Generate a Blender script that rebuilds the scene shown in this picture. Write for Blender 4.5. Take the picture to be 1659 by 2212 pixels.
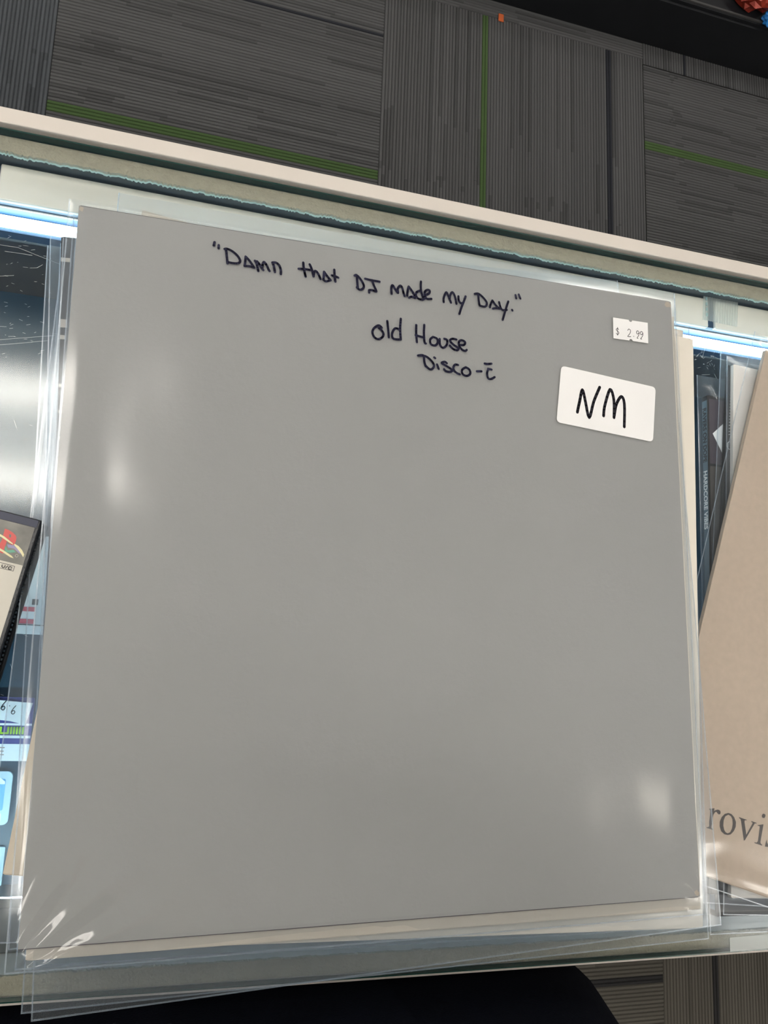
import bpy, bmesh, math, random
import numpy as np
from mathutils import Vector, Matrix
random.seed(7); np.random.seed(7)
C = bpy.context.scene.collection
for o in list(bpy.data.objects): bpy.data.objects.remove(o)
PI = math.pi
# ---------------- camera (metres; z=0 is the top of the counter glass, x runs along the counter, y away from the clerk)
FPX = 1872.15
CAMR = Matrix(((0.952037, -0.089941, -0.292465), (0.035661, 0.981924, -0.185885), (0.303897, 0.166540, 0.938036)))
CAMC = Vector((-0.071733, -0.040530, 0.443061))
cam = bpy.data.cameras.new('camera'); cam.sensor_fit = 'HORIZONTAL'; cam.sensor_width = 36.0
cam.lens = FPX / 1659 * 36.0; cam.clip_start = 0.01
cam_o = bpy.data.objects.new('camera', cam); C.objects.link(cam_o)
cam_o.matrix_world = Matrix.Translation(CAMC) @ CAMR.to_4x4()
sc = bpy.context.scene; sc.camera = cam_o
FLOOR = -1.0446; CEIL = 2.0
# ---------------- world, lamps, exposure
w = bpy.data.worlds.new('world'); sc.world = w; w.use_nodes = True
w.node_tree.nodes['Background'].inputs[0].default_value = (0.8, 0.86, 1.0, 1)
w.node_tree.nodes['Background'].inputs[1].default_value = 0.3
sc.view_settings.view_transform = 'Standard'; sc.view_settings.look = 'None'
sc.view_settings.exposure = 1.38; sc.view_settings.gamma = 1.0; sc.view_settings.use_curve_mapping = False
sc.cycles.transparent_max_bounces = 96; sc.cycles.max_bounces = 10
TUBE, PANEL, LEDP, SPOT = 7.5, 2.9, 8.5, 3.5      # emission strengths of the lamps in the room
TROFFERS = [(-0.66, 0.56, 'over the left part of the glass counter'), (1.95, 1.9, 'added as room fill over the black display base across the aisle'), (-0.98, -0.58, 'above the clerk at the left of the counter'), (2.42, -0.80, 'over the right end of the glass counter'),  # the one over the black display base is added room fill
            (0.5, -1.24, 'added as fill, farthest behind the clerk'), (-2.9, -0.4, 'added as room fill beyond the left end of the counter'), (-2.7, 2.2, 'added as room fill in the far left corner of the shop'), (0.2, 3.2, 'added as room fill farthest down the aisle')]  # all on this line are unseen lamps added as fill

def at(x, y, z):                                      # photo pixel -> point on the horizontal plane z
    d = CAMR @ Vector(((x - 829.5) / FPX, -(y - 1106) / FPX, -1.0))
    return CAMC + d * ((z - CAMC.z) / d.z)
# ---------------- materials
def mat(name, col=(.5, .5, .5), rough=.5, metal=0, noise=0, nscale=60, bump=0, bscale=200, emit=None, estr=0, coat=0, spec=.5):
    m = bpy.data.materials.new(name); m.use_nodes = True; nt = m.node_tree; b = nt.nodes['Principled BSDF']
    b.inputs['Base Color'].default_value = (*col, 1); b.inputs['Roughness'].default_value = rough
    b.inputs['Metallic'].default_value = metal; b.inputs['Specular IOR Level'].default_value = spec
    b.inputs['Coat Weight'].default_value = coat; b.inputs['Coat Roughness'].default_value = .2
    tc = nt.nodes.new('ShaderNodeTexCoord')
    if noise:
        n = nt.nodes.new('ShaderNodeTexNoise'); n.inputs['Scale'].default_value = nscale; n.inputs['Detail'].default_value = 5
        nt.links.new(tc.outputs['Object'], n.inputs['Vector'])
        r = nt.nodes.new('ShaderNodeMapRange'); r.inputs[3].default_value = 1 - noise; r.inputs[4].default_value = 1 + noise
        nt.links.new(n.outputs['Fac'], r.inputs[0])
        v = nt.nodes.new('ShaderNodeVectorMath'); v.operation = 'SCALE'; v.inputs[0].default_value = col
        nt.links.new(r.outputs[0], v.inputs['Scale']); nt.links.new(v.outputs[0], b.inputs['Base Color'])
    if bump:
        n = nt.nodes.new('ShaderNodeTexNoise'); n.inputs['Scale'].default_value = bscale; n.inputs['Detail'].default_value = 3
        nt.links.new(tc.outputs['Object'], n.inputs['Vector'])
        bp = nt.nodes.new('ShaderNodeBump'); bp.inputs['Strength'].default_value = bump; bp.inputs['Distance'].default_value = .001
        nt.links.new(n.outputs['Fac'], bp.inputs['Height']); nt.links.new(bp.outputs[0], b.inputs['Normal'])
    if emit:
        b.inputs['Emission Color'].default_value = (*emit, 1); b.inputs['Emission Strength'].default_value = estr
    return m

def clear(name, tint, haze, rough, f0=.05, hazecol=(.75, .8, .85), bump=0, bscale=60, stretch=(1, 1, 1)):
    """thin clear sheet: see-through, a Fresnel gloss and a little milky haze"""
    m = bpy.data.materials.new(name); m.use_nodes = True; nt = m.node_tree; nt.nodes.clear()
    N = nt.nodes.new; L = nt.links.new
    out = N('ShaderNodeOutputMaterial'); tr = N('ShaderNodeBsdfTransparent'); tr.inputs[0].default_value = (*tint, 1)
    gl = N('ShaderNodeBsdfGlossy'); gl.inputs['Roughness'].default_value = rough
    d1 = N('ShaderNodeBsdfDiffuse'); d1.inputs[0].default_value = (*hazecol, 1); d2 = N('ShaderNodeBsdfTranslucent'); d2.inputs[0].default_value = (*hazecol, 1)
    df = N('ShaderNodeMixShader'); df.inputs[0].default_value = .5; L(d1.outputs[0], df.inputs[1]); L(d2.outputs[0], df.inputs[2])
    lw = N('ShaderNodeLayerWeight'); lw.inputs[0].default_value = .5
    p = N('ShaderNodeMath'); p.operation = 'POWER'; p.inputs[1].default_value = 5; L(lw.outputs['Facing'], p.inputs[0])
    r = N('ShaderNodeMapRange'); r.inputs[3].default_value = f0; r.inputs[4].default_value = 1; L(p.outputs[0], r.inputs[0])
    m1 = N('ShaderNodeMixShader'); m1.inputs[0].default_value = haze; L(tr.outputs[0], m1.inputs[1]); L(df.outputs[0], m1.inputs[2])
    m2 = N('ShaderNodeMixShader'); L(r.outputs[0], m2.inputs[0]); L(m1.outputs[0], m2.inputs[1]); L(gl.outputs[0], m2.inputs[2])
    L(m2.outputs[0], out.inputs[0])
    if bump:
        tc = N('ShaderNodeTexCoord'); mp = N('ShaderNodeMapping'); mp.inputs['Scale'].default_value = stretch
        n = N('ShaderNodeTexNoise'); n.inputs['Scale'].default_value = bscale; n.inputs['Detail'].default_value = 2
        b = N('ShaderNodeBump'); b.inputs['Strength'].default_value = bump; b.inputs['Distance'].default_value = .0008
        L(tc.outputs['Object'], mp.inputs[0]); L(mp.outputs[0], n.inputs['Vector']); L(n.outputs['Fac'], b.inputs['Height'])
        L(b.outputs[0], gl.inputs['Normal'])
    return m

def colattr(name, rough=.9, bump=.6):
    m = mat(name, rough=rough, bump=bump, bscale=900, spec=.15); nt = m.node_tree
    a = nt.nodes.new('ShaderNodeVertexColor'); a.layer_name = 'Col'
    nt.links.new(a.outputs[0], nt.nodes['Principled BSDF'].inputs['Base Color']); return m
M = dict(
    grey=mat('grey_board', (.300, .300, .295), .50, noise=.035, nscale=14, bump=.10, bscale=500, coat=.0, spec=.35),
    cream=mat('cream_board', (.58, .53, .455), .5, noise=.03), cream2=mat('pale_cream_board', (.70, .65, .57), .5, noise=.03),
    kraft=mat('kraft_board', (.46, .375, .30), .6, noise=.10, nscale=260, bump=.1, bscale=400),
    tan=mat('tan_paper', (.60, .53, .43), .6, noise=.04), white=mat('white_board', (.72, .69, .65), .45),
    black=mat('black_board', (.012, .013, .016), .4), charcoal=mat('charcoal_print', (.075, .07, .066), .35),
    navy=mat('navy_board', (.03, .035, .07), .45), plum=mat('dark_plum_board', (.06, .05, .065), .45),
    edge=mat('raw_board_edge', (.42, .36, .30), .8), ink=mat('navy_marker_ink', (.014, .014, .045), .35),
    blackink=mat('black_marker_ink', (.012, .012, .02), .35), printgrey=mat('grey_print', (.07, .063, .062), .6),
    label=mat('white_label', (.80, .79, .79), .5), paper=mat('paper_insert', (.66, .62, .54), .45),
    film=clear('poly_film', (.985, .99, .995), .022, .11, f0=.042, bump=.35, bscale=22, stretch=(1, .35, 1)),
    seam=clear('film_seam', (.96, .975, .99), .20, .25, f0=.08, hazecol=(.7, .8, .9)),
    film2=clear('lower_poly_film', (.98, .99, 1.0), .055, .12, f0=.035, bump=.3, bscale=25),
    glass=clear('counter_glass', (.955, .975, .97), .014, .09, f0=.032, hazecol=(.4, .6, .9)),  # haze coloured blue to stand for the LED's scatter in the glass
    glassedge=mat('green_glass_edge', (.012, .05, .042), .2), tape=clear('clear_tape', (.93, .96, .96), .5, .3, f0=.06, hazecol=(.88, .92, .9)),
    alu=mat('cream_painted_metal', (.62, .565, .515), .5, noise=.03, nscale=15), bar=mat('white_painted_bar', (.84, .775, .70), .4),
    channel=mat('blue_grey_channel', (.012, .04, .09), .5), dark=mat('dark_gap', (.02, .03, .035), .4),
    felt=mat('grey_felt', (.39, .345, .27), .95, noise=.16, nscale=300, bump=.8, bscale=700),
    fringe=mat('frayed_fibre_led_glow', (.40, .55, .55), .9), led=mat('led_diffuser', (1, 1, 1), .4, emit=(.62, .88, 1.0), estr=LEDP),  # fringe colour carries the cyan LED glow on the frayed fibres
    led2=mat('front_led_diffuser', (1, 1, 1), .4, emit=(.62, .88, 1.0), estr=22), railgrey=mat('grey_rail', (.16, .16, .155), .5),
    deck=mat('black_shelf_led_tint', (.02, .048, .075), .35), casein=mat('case_panel', (.06, .07, .08), .6), panel=mat('laminate_panel', (.33, .32, .31), .5),  # deck: the LED's blue tint is put into the black shelf's colour
    scratch=mat('glass_scratch', (.75, .78, .78), .5), darkscratch=mat('dark_scratch', (.10, .09, .075), .6),
    carpet=colattr('carpet_yarn'), ceil=mat('ceiling_tile', (.74, .74, .73), .9, noise=.05, nscale=80), wall=mat('painted_wall', (.8, .79, .77), .8),
    tube=mat('lamp_tube', (1, 1, 1), .5, emit=(1, .95, .86), estr=TUBE), lens=mat('lamp_lens', (1, 1, 1), .5, emit=(1, .97, .91), estr=PANEL),
    spot=mat('spot_lens', (1, 1, 1), .5, emit=(1, .93, .8), estr=SPOT), lampframe=mat('lamp_frame', (.75, .75, .73), .4),
    plastic=mat('black_case_plastic', (.02, .022, .027), .3, bump=.3, bscale=900), casered=mat('red_print', (.62, .06, .05), .3),
    art=mat('grey_cover_art', (.20, .19, .165), .35, noise=.75, nscale=90), green=mat('green_print', (.12, .38, .25), .3), violet=mat('violet_print', (.30, .27, .45), .3),
    yellow=mat('painted_flare_yellow', (.8, .72, .42), .3), lime=mat('lime_print', (.45, .75, .05), .3), sky=mat('sky_blue_print', (.16, .45, .80), .4),
    paleblue=mat('pale_blue_card', (.52, .68, .76), .5), whitecard=mat('white_card', (.85, .88, .9), .5), purple=mat('navy_purple_print', (.05, .05, .25), .4),
    redstripe=mat('red_stripe_print', (.7, .12, .16), .4), brown=mat('brown_print', (.4, .28, .24), .4),
    cloth=mat('black_cotton', (.0035, .0045, .009), 1.0, noise=.2, nscale=300, bump=.4, bscale=900, spec=.08), denim=mat('black_denim', (.003, .004, .008), 1.0, bump=.4, bscale=900, spec=.08),
    skin=mat('skin', (.55, .33, .24), .5), hair=mat('dark_hair', (.03, .02, .015), .6, bump=.8, bscale=150), shoe=mat('black_shoe', (.01, .01, .01), .4),
    eye=mat('eye_white', (.8, .8, .78), .2), lip=mat('lip', (.45, .18, .15), .4),
    fixture=mat('black_fixture', (.006, .007, .010), .6), lip_metal=mat('grey_shelf_lip', (.10, .10, .10), .4, metal=.3),
    foilred=mat('red_foil', (.30, .03, .015), .3, metal=.3, noise=.6, nscale=60), blue=mat('blue_wrapper', (.02, .22, .62), .3), orange=mat('orange_speck', (.6, .12, .03), .6),
)
# ---------------- helpers
def obj(name, bm, m, parent=None, smooth=False):
    me = bpy.data.meshes.new(name)
    if isinstance(bm, bmesh.types.BMesh): bm.to_mesh(me); bm.free()
    else: me.from_pydata(*bm)
    for q in (m if isinstance(m, list) else [m]): me.materials.append(q)
    if smooth:
        for f in me.polygons: f.use_smooth = True
    o = bpy.data.objects.new(name, me); C.objects.link(o)
    if parent: o.parent = parent
    return o
def tag(o, label=None, cat=None, group=None, kind=None):
    for k, v in (('label', label), ('category', cat), ('group', group), ('kind', kind)):
        if v: o[k] = v
    return o
def thing(name, label, cat, loc=(0, 0, 0), rz=0, group=None):
    o = bpy.data.objects.new(name, None); C.objects.link(o); o.location = loc; o.rotation_euler = (0, 0, rz); o.empty_display_size = .05
    return tag(o, label, cat, group)
def box(bm, x0, x1, y0, y1, z0, z1, bev=0, mi=0):
    n0 = set(bm.faces)
    vs = [bm.verts.new((x, y, z)) for z in (z0, z1) for y in (y0, y1) for x in (x0, x1)]
    for f in ((0, 2, 3, 1), (4, 5, 7, 6), (0, 1, 5, 4), (2, 6, 7, 3), (0, 4, 6, 2), (1, 3, 7, 5)):
        bm.faces.new([vs[i] for i in f]).material_index = mi
    if bev:
        es = list({e for v in vs for e in v.link_edges})
        bmesh.ops.bevel(bm, geom=es, offset=bev, segments=2, affect='EDGES', profile=.5)
        for f in bm.faces:
            if f not in n0: f.material_index = mi
    return bm
def B(*a, bev=0): return box(bmesh.new(), *a, bev=bev)
def prism(pts, z0, z1, bm=None):
    bm = bm or bmesh.new(); a = [bm.verts.new((x, y, z0)) for x, y in pts]; b = [bm.verts.new((x, y, z1)) for x, y in pts]
    n = len(pts); bm.faces.new(a[::-1]); bm.faces.new(b)
    for i in range(n): bm.faces.new((a[i], a[(i + 1) % n], b[(i + 1) % n], b[i]))
    return bm
def rrect(x0, x1, y0, y1, r, n=6):
    out = []
    for cx, cy, a0 in ((x1 - r, y1 - r, 0), (x0 + r, y1 - r, 90), (x0 + r, y0 + r, 180), (x1 - r, y0 + r, 270)):
        for k in range(n + 1):
            a = math.radians(a0 + 90 * k / n); out.append((cx + r * math.cos(a), cy + r * math.sin(a)))
    return out
def outline(name, loops, m, parent, z, ext, bez=False):   # filled outline with holes, from a 2D curve
    cu = bpy.data.curves.new(name, 'CURVE'); cu.dimensions = '2D'; cu.fill_mode = 'BOTH'; cu.extrude = ext
    for lp in loops:
        if bez: lp = cat(lp + [lp[0]], 3)[:-1]
        s = cu.splines.new('POLY'); s.points.add(len(lp) - 1); s.use_cyclic_u = True
        for i, (x, y) in enumerate(lp): s.points[i].co = (x, y, 0, 1)
    return curve_mesh(name, cu, m, parent, Matrix.Translation((0, 0, z)))
def curve_mesh(name, cu, m, parent, mw):
    t = bpy.data.objects.new('tmp', cu); C.objects.link(t)
    dg = bpy.context.evaluated_depsgraph_get(); me = bpy.data.meshes.new_from_object(t.evaluated_get(dg))
    bpy.data.objects.remove(t); bpy.data.curves.remove(cu)
    me.transform(mw); me.name = name; me.materials.clear(); me.materials.append(m)
    o = bpy.data.objects.new(name, me); C.objects.link(o)
    if parent: o.parent = parent
    return o
def text(name, body, size, m, parent, mw, off=0, space=1, sx=1):
    cu = bpy.data.curves.new(name, 'FONT'); cu.body = body; cu.size = size; cu.offset = off; cu.space_character = space; cu.extrude = .00003
    cu.resolution_u = 3
    return curve_mesh(name, cu, m, parent, mw @ Matrix.Diagonal((sx, 1, 1, 1)))
def cat(pts, n=4):                                       # Catmull-Rom smoothing
    P = [pts[0]] + list(pts) + [pts[-1]]; out = []
    for i in range(1, len(P) - 2):
        p0, p1, p2, p3 = [np.array(q, float) for q in P[i - 1:i + 3]]
        for k in range(n):
            t = k / n
            out.append(tuple(.5 * (2 * p1 + (p2 - p0) * t + (2 * p0 - 5 * p1 + 4 * p2 - p3) * t * t + (3 * p1 - p0 - 3 * p2 + p3) * t ** 3)))
    return out + [tuple(pts[-1])]
def pen(strokes, wd, z, smooth=True):                    # marker strokes with round ends, lying flat at height z
    bm = bmesh.new()
    for st in strokes:
        p = cat(st) if (smooth and len(st) > 2) else st
        for i, a in enumerate(p):
            zz = z + random.random() * 2e-6
            bm.faces.new([bm.verts.new((a[0] + wd / 2 * math.cos(t * PI / 5), a[1] + wd / 2 * math.sin(t * PI / 5), zz)) for t in range(10)])
            if i:
                b = p[i - 1]; dx, dy = a[0] - b[0], a[1] - b[1]; l = math.hypot(dx, dy)
                if l > 1e-7:
                    nx, ny = -dy / l * wd / 2, dx / l * wd / 2
                    bm.faces.new([bm.verts.new(q) for q in ((b[0] - nx, b[1] - ny, zz), (a[0] - nx, a[1] - ny, zz), (a[0] + nx, a[1] + ny, zz), (b[0] + nx, b[1] + ny, zz))])
    for f in bm.faces:
        if f.normal.z < 0: f.normal_flip()
    return bm
def mm(st): return [[(x / 1000, y / 1000) for x, y in s] for s in st]
HAND=[[(61.3,307.1),(61.0,305.3)],[(63.3,305.9),(63.3,304.2)],[(66.1,304.4),(66.8,304.0),(67.3,301.0),(67.8,297.4)],[(66.1,304.4),(67.3,304.7),(69.9,303.8),(72.6,301.7),(73.7,299.5),(72.8,298.3),(70.7,297.9),(68.1,298.0)],[(76.2,302.2),(76.1,299.4),(75.9,297.3)],[(76.2,302.2),(78.2,300.3),(80.5,297.2)],[(75.9,297.3),(78.3,297.6),(80.5,297.2)],[(80.7,300.8),(81.6,299.3),(82.5,295.8)],[(81.7,300.7),(82.8,299.5),(84.1,297.6),(84.9,296.7)],[(84.3,297.6),(84.5,299.7),(85.1,300.9),(86.5,299.3),(87.3,297.6),(87.9,296.7)],[(89.1,301.3),(89.9,299.6),(90.5,296.6)],[(89.1,301.3),(90.8,301.5),(92.5,300.3),(93.3,298.0),(93.4,296.0)],[(104.2,303.7),(104.6,300.4),(105.6,296.6)],[(102.0,300.1),(104.5,300.4),(107.7,300.4)],[(107.4,303.3),(108.5,301.0),(109.5,297.3)],[(109.5,297.3),(109.9,300.0),(110.9,300.1),(112.1,298.5),(113.0,296.5)],[(114.7,300.6),(114.5,296.7)],[(114.7,300.6),(116.5,298.3),(118.1,296.7)],[(114.4,296.5),(115.7,295.7),(118.1,296.7)],[(119.8,302.5),(120.0,299.7),(120.5,296.3)],[(118.6,299.3),(120.4,299.1),(121.9,298.6)],[(130.2,301.0),(131.3,301.4),(131.6,298.5),(132.0,295.1)],[(130.2,301.0),(131.7,301.1),(133.9,298.8),(135.1,296.2),(134.3,294.5),(132.8,294.0),(131.5,295.0)],[(135.7,300.2),(139.0,299.9),(143.2,299.8)],[(139.3,300.0),(140.3,297.3),(141.6,294.4),(139.7,294.7),(137.9,294.5),(137.9,293.2)],[(149.6,294.3),(149.4,297.1),(150.0,299.0),(151.3,297.3),(153.0,295.3),(152.8,297.6),(154.2,299.4),(155.2,298.2),(155.9,295.7),(156.5,294.1)],[(158.6,299.6),(158.1,297.1),(157.8,294.5)],[(158.6,299.6),(160.2,297.7),(162.0,295.1)],[(158.9,293.6),(160.4,294.4),(162.2,293.9)],[(165.2,303.3),(165.1,300.7),(165.4,297.7),(166.6,294.3)],[(165.0,298.4),(163.0,297.3),(162.5,295.5),(163.7,293.9),(166.0,293.6),(167.3,294.6)],[(167.3,296.2),(169.6,297.5),(169.9,299.1),(168.6,299.3),(167.3,298.0),(167.3,295.9),(168.6,294.4),(170.9,294.8)],[(177.6,294.0),(177.6,296.3),(178.9,299.5),(179.9,298.2),(181.6,294.3)],[(180.9,296.5),(181.3,298.7),(182.4,300.1),(183.6,298.4),(184.6,294.1)],[(185.7,298.4),(185.8,296.3),(186.9,294.8),(188.4,295.2)],[(189.7,298.9),(188.4,295.2),(187.2,292.2),(186.2,288.8)],[(194.8,301.0),(196.6,301.1),(197.0,298.0),(197.5,295.0)],[(194.8,301.0),(196.9,301.5),(199.7,299.6),(201.6,297.1),(200.6,294.9),(197.5,295.0)],[(204.8,298.9),(203.8,296.8),(203.3,294.9)],[(204.8,298.9),(206.6,296.6),(208.9,294.9)],[(205.0,294.4),(206.6,294.9),(208.9,294.9)],[(208.6,298.6),(209.2,296.3),(210.4,294.5),(213.0,294.9)],[(213.9,299.7),(212.7,296.2),(211.4,292.0),(210.5,289.0)],[(216.0,295.3),(216.2,295.0)],[(218.1,303.9),(218.5,302.1)],[(220.0,304.5),(220.9,302.3)],[(144.7,275.7),(143.1,276.7),(140.7,274.9),(139.9,272.4),(141.1,270.1),(143.2,269.5),(145.2,271.0),(145.6,272.8),(144.3,274.7),(143.1,275.4)],[(147.5,279.6),(148.0,275.6),(148.4,271.2)],[(153.6,276.2),(151.5,276.2),(150.1,273.4),(150.5,271.0),(152.6,270.6),(154.7,270.9)],[(154.6,281.8),(154.3,276.4),(154.7,270.9)],[(162.8,279.6),(162.8,275.1),(163.2,270.6)],[(167.1,280.3),(166.9,275.7),(167.3,271.1),(168.0,270.5)],[(162.5,274.2),(164.6,273.8),(167.1,273.6)],[(171.8,274.5),(170.3,272.9),(170.7,270.5),(172.9,270.1),(174.3,271.7),(174.0,273.8),(171.8,274.5)],[(175.4,273.9),(175.6,270.8),(177.2,269.4),(179.2,271.2),(179.4,273.8),(177.9,274.3)],[(184.5,274.8),(182.3,274.9),(181.0,273.6),(183.1,271.7),(185.6,270.3),(184.9,269.1),(182.7,269.5),(180.9,271.1)],[(186.0,272.1),(188.6,272.4),(189.3,274.0),(187.5,274.8),(186.0,273.9),(186.0,271.8),(187.5,269.8),(189.3,269.3),(190.2,270.0)],[(163.8,263.6),(166.7,264.0),(167.2,260.8),(168.0,258.4)],[(163.8,263.6),(167.7,263.8),(170.8,261.9),(172.4,259.6),(171.5,257.6),(169.9,257.3),(167.7,259.0)],[(172.5,263.7),(173.0,263.4)],[(174.0,260.2),(174.4,259.2),(174.9,258.0)],[(179.3,261.5),(178.1,262.1),(176.5,261.3),(178.4,260.3),(180.9,259.1),(182.2,258.0),(180.9,257.1),(178.7,257.3),(177.8,258.2)],[(185.4,261.3),(183.8,261.3),(182.8,259.6),(183.5,257.8),(185.1,256.8),(186.3,256.5)],[(189.6,260.6),(187.6,259.0),(187.9,256.8),(190.2,256.1),(192.1,257.6),(191.5,259.7),(189.6,260.6)],[(195.7,259.2),(198.3,259.5)],[(200.1,263.9),(201.6,263.8),(203.9,264.3)],[(203.9,261.1),(201.9,261.3)],[(202.1,261.3),(201.4,259.0),(201.9,256.3),(203.5,256.0),(205.6,257.3)]]
NM=[[(252.8,243.5),(254.3,249.4),(256.2,256.1),(257.8,249.8),(259.8,241.3),(262.8,250.3),(266.7,258.7)],[(268.5,243.1),(269.4,248.7),(273.0,258.2),(275.1,252.6),(274.8,242.8)],[(275.0,243.8),(276.6,250.4),(279.8,255.0),(281.5,251.0),(280.9,238.3)]]
PRICE=[[(279.7,293.0),(279.0,293.6),(278.2,292.8),(278.7,292.1),(279.6,291.6),(279.7,290.8),(278.9,290.0),(278.1,290.7)],[(279.1,294.2),(278.9,289.6)],[(285.4,293.3),(286.2,294.2),(287.2,293.4),(286.7,291.7),(285.3,289.8),(287.2,289.9)],[(288.9,290.4),(289.2,290.3)],[(292.5,292.8),(291.5,292.0),(290.9,292.9),(291.6,293.9),(292.5,293.3),(292.3,291.5),(291.2,289.7),(291.8,289.5)],[(294.9,292.8),(293.9,291.9),(293.2,292.8),(294.0,293.8),(294.9,293.2),(294.7,291.3),(293.4,289.5),(294.1,289.5)]]
ROV=[[(30.9,34.2),(34.4,35.7),(34.6,34.0),(35.1,34.7),(36.7,35.6),(38.2,35.6),(38.9,34.8),(38.9,33.8),(38.1,33.3),(37.1,33.6),(36.2,34.2),(35.4,33.8),(34.6,32.1),(35.0,25.5),(35.3,24.9),(36.7,24.7),(36.6,24.3),(32.1,24.1),(32.1,24.5),(33.3,25.0),(33.6,25.8),(33.0,27.6),(32.4,33.1),(31.8,34.0)],[(44.0,35.9),(46.1,35.9),(48.2,34.8),(50.0,32.7),(50.5,30.1),(49.8,27.5),(48.3,25.3),(46.4,24.4),(44.3,24.2),(41.9,25.1),(40.3,27.3),(39.7,29.8),(40.3,32.5),(41.8,34.7)],[(44.2,35.0),(42.4,33.6),(41.9,31.2),(42.4,28.4),(43.6,26.3),(44.9,25.4),(46.3,25.3),(47.7,26.3),(48.4,28.5),(48.2,31.1),(47.4,33.4),(46.1,34.7)],[(51.4,35.8),(56.7,35.9),(56.6,35.5),(55.5,35.3),(55.5,34.3),(58.4,28.0),(60.9,34.9),(61.0,35.6),(60.0,35.6),(59.9,36.1),(63.5,36.2),(63.4,35.8),(62.4,35.6),(58.2,25.0),(57.6,24.6),(53.2,34.1),(52.5,35.1),(51.5,35.3)],[(66.9,42.4),(68.1,42.3),(68.4,41.5),(68.1,40.4),(67.2,40.0),(66.3,40.2),(66.0,41.1),(66.3,42.0)],[(64.5,35.2),(68.2,36.8),(68.5,27.0),(68.9,26.3),(70.1,25.8),(70.0,25.4),(64.7,25.3),(64.7,25.7),(66.3,26.0),(66.8,27.0),(66.1,34.7),(65.7,35.1),(64.6,34.9)],[(72.3,29.3),(72.9,28.0),(73.7,27.3),(75.7,26.9),(77.7,27.7),(78.8,29.5),(78.1,31.0),(75.7,31.8),(73.6,32.9),(72.8,34.7),(73.9,36.7),(76.4,37.8),(78.7,37.7),(78.6,35.6),(78.2,35.5),(77.3,36.8),(75.7,36.9),(74.3,36.1),(74.2,34.6),(75.8,33.8),(78.6,32.9),(80.2,31.4),(80.2,29.1),(78.5,26.9),(75.9,25.9),(73.8,25.8),(72.0,25.5),(72.1,27.5)]]
# ---------------- the room
bm = B(-5, 5, -5, 5, FLOOR - .1, FLOOR - .012); floor = obj('floor', bm, mat('subfloor', (.05, .05, .05), .9)); tag(floor, kind='structure')
TS, TX, TY = .6096, .3546, 1.3469
def tile_mesh(vert, green=None, darks=(), seed=1, tone=(1, 1, 1)):
    """corrugated carpet tile, ridges along x (turned for vert); local origin at its low corner"""
    rng = random.Random(seed); nr = 90; pt = TS / nr; V = []; F = []; K = []
    runs = []
    for r in range(nr):
        y = (r + .5) * pt; col = None
        if green and green[0] <= y <= green[1]: col = ('g',)
        for d in darks:
            if d[0] <= y <= d[1]: col = ('d', d[2], d[3])
        runs.append(col)
    band = [1 + .05 * math.sin(r * .31 + seed) + rng.uniform(-.07, .07) for r in range(nr)]
    cuts = sorted([rng.uniform(.05, .95) for _ in range(5)])
    for r in range(nr):
        y0 = r * pt; xs = [0.0] + sorted([min(.99, max(.01, c + rng.uniform(-.03, .03))) for c in cuts]) + [1.0]; xs = [x * TS for x in xs]
        segd = [rng.random() < (.26 if (r // 5) % 3 == seed % 3 else .06) for _ in xs]
        for (ya, za, yb, zb, k) in ((0, 0, .2, .0018, .9), (.2, .0018, .72, .0018, 1.0), (.72, .0018, 1, 0, .74)):  # ridge flanks darkened: their shading is put into the yarn colour
            for i in range(len(xs) - 1):
                n = len(V); V += [(xs[i], y0 + ya * pt, za), (xs[i + 1], y0 + ya * pt, za), (xs[i + 1], y0 + yb * pt, zb), (xs[i], y0 + yb * pt, zb)]
                F.append((n, n + 1, n + 2, n + 3)); c = runs[r]; xm = (xs[i] + xs[i + 1]) / 2
                base = (.103, .104, .108)
                if c and c[0] == 'g': base = (.070, .118, .045); b = 1
                elif c and c[1] <= xm <= c[2]: base = (.030, .032, .040); b = 1
                else: b = band[r] * (.76 if segd[i] else 1)
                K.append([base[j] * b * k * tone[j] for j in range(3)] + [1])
    z = -.011
    n = len(V); V += [(0, 0, z), (TS, 0, z), (TS, TS, z), (0, TS, z), (0, 0, 0), (TS, 0, 0), (TS, TS, 0), (0, TS, 0)]
    for q in ((3, 2, 1, 0), (0, 1, 5, 4), (1, 2, 6, 5), (2, 3, 7, 6), (3, 0, 4, 7)): F.append(tuple(n + i for i in q)); K.append([.04, .04, .04, 1])
    if vert: V = [(TS - y, x, zz) for x, y, zz in V]
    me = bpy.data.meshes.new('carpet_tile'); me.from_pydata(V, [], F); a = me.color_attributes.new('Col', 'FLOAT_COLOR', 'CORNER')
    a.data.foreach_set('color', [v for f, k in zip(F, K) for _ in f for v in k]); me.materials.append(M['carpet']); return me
cool, warm = (.92, 1.0, 1.08), (1.12, 1.02, .84)
special = {(-1, 0): tile_mesh(False, (.178, .194), [(.492, .500, .3, 1)], 3), (0, 0): tile_mesh(True, (.3765, .3905), [(.084, .093, 0, 1)], 5),
           (1, 0): tile_mesh(False, (.402, .419), [(.045, .12, .15, 1)], 8), (-2, 0): tile_mesh(True, None, (), 9, cool),
           (1, -1): tile_mesh(True, None, [(.495, .504, 0, 1)], 4), (0, -1): tile_mesh(False, None, (), 6),
           (0, 3): tile_mesh(False, None, [(.515, .528, 0, 1)], 12, warm), (1, 3): tile_mesh(True, None, [(.485, .50, 0, 1)], 13, warm)}
generic = [tile_mesh(False, (.2, .214), [(.4, .41, .2, 1)], 21), tile_mesh(True, (.35, .364), [(.1, .11, 0, .8)], 22)]
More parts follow.
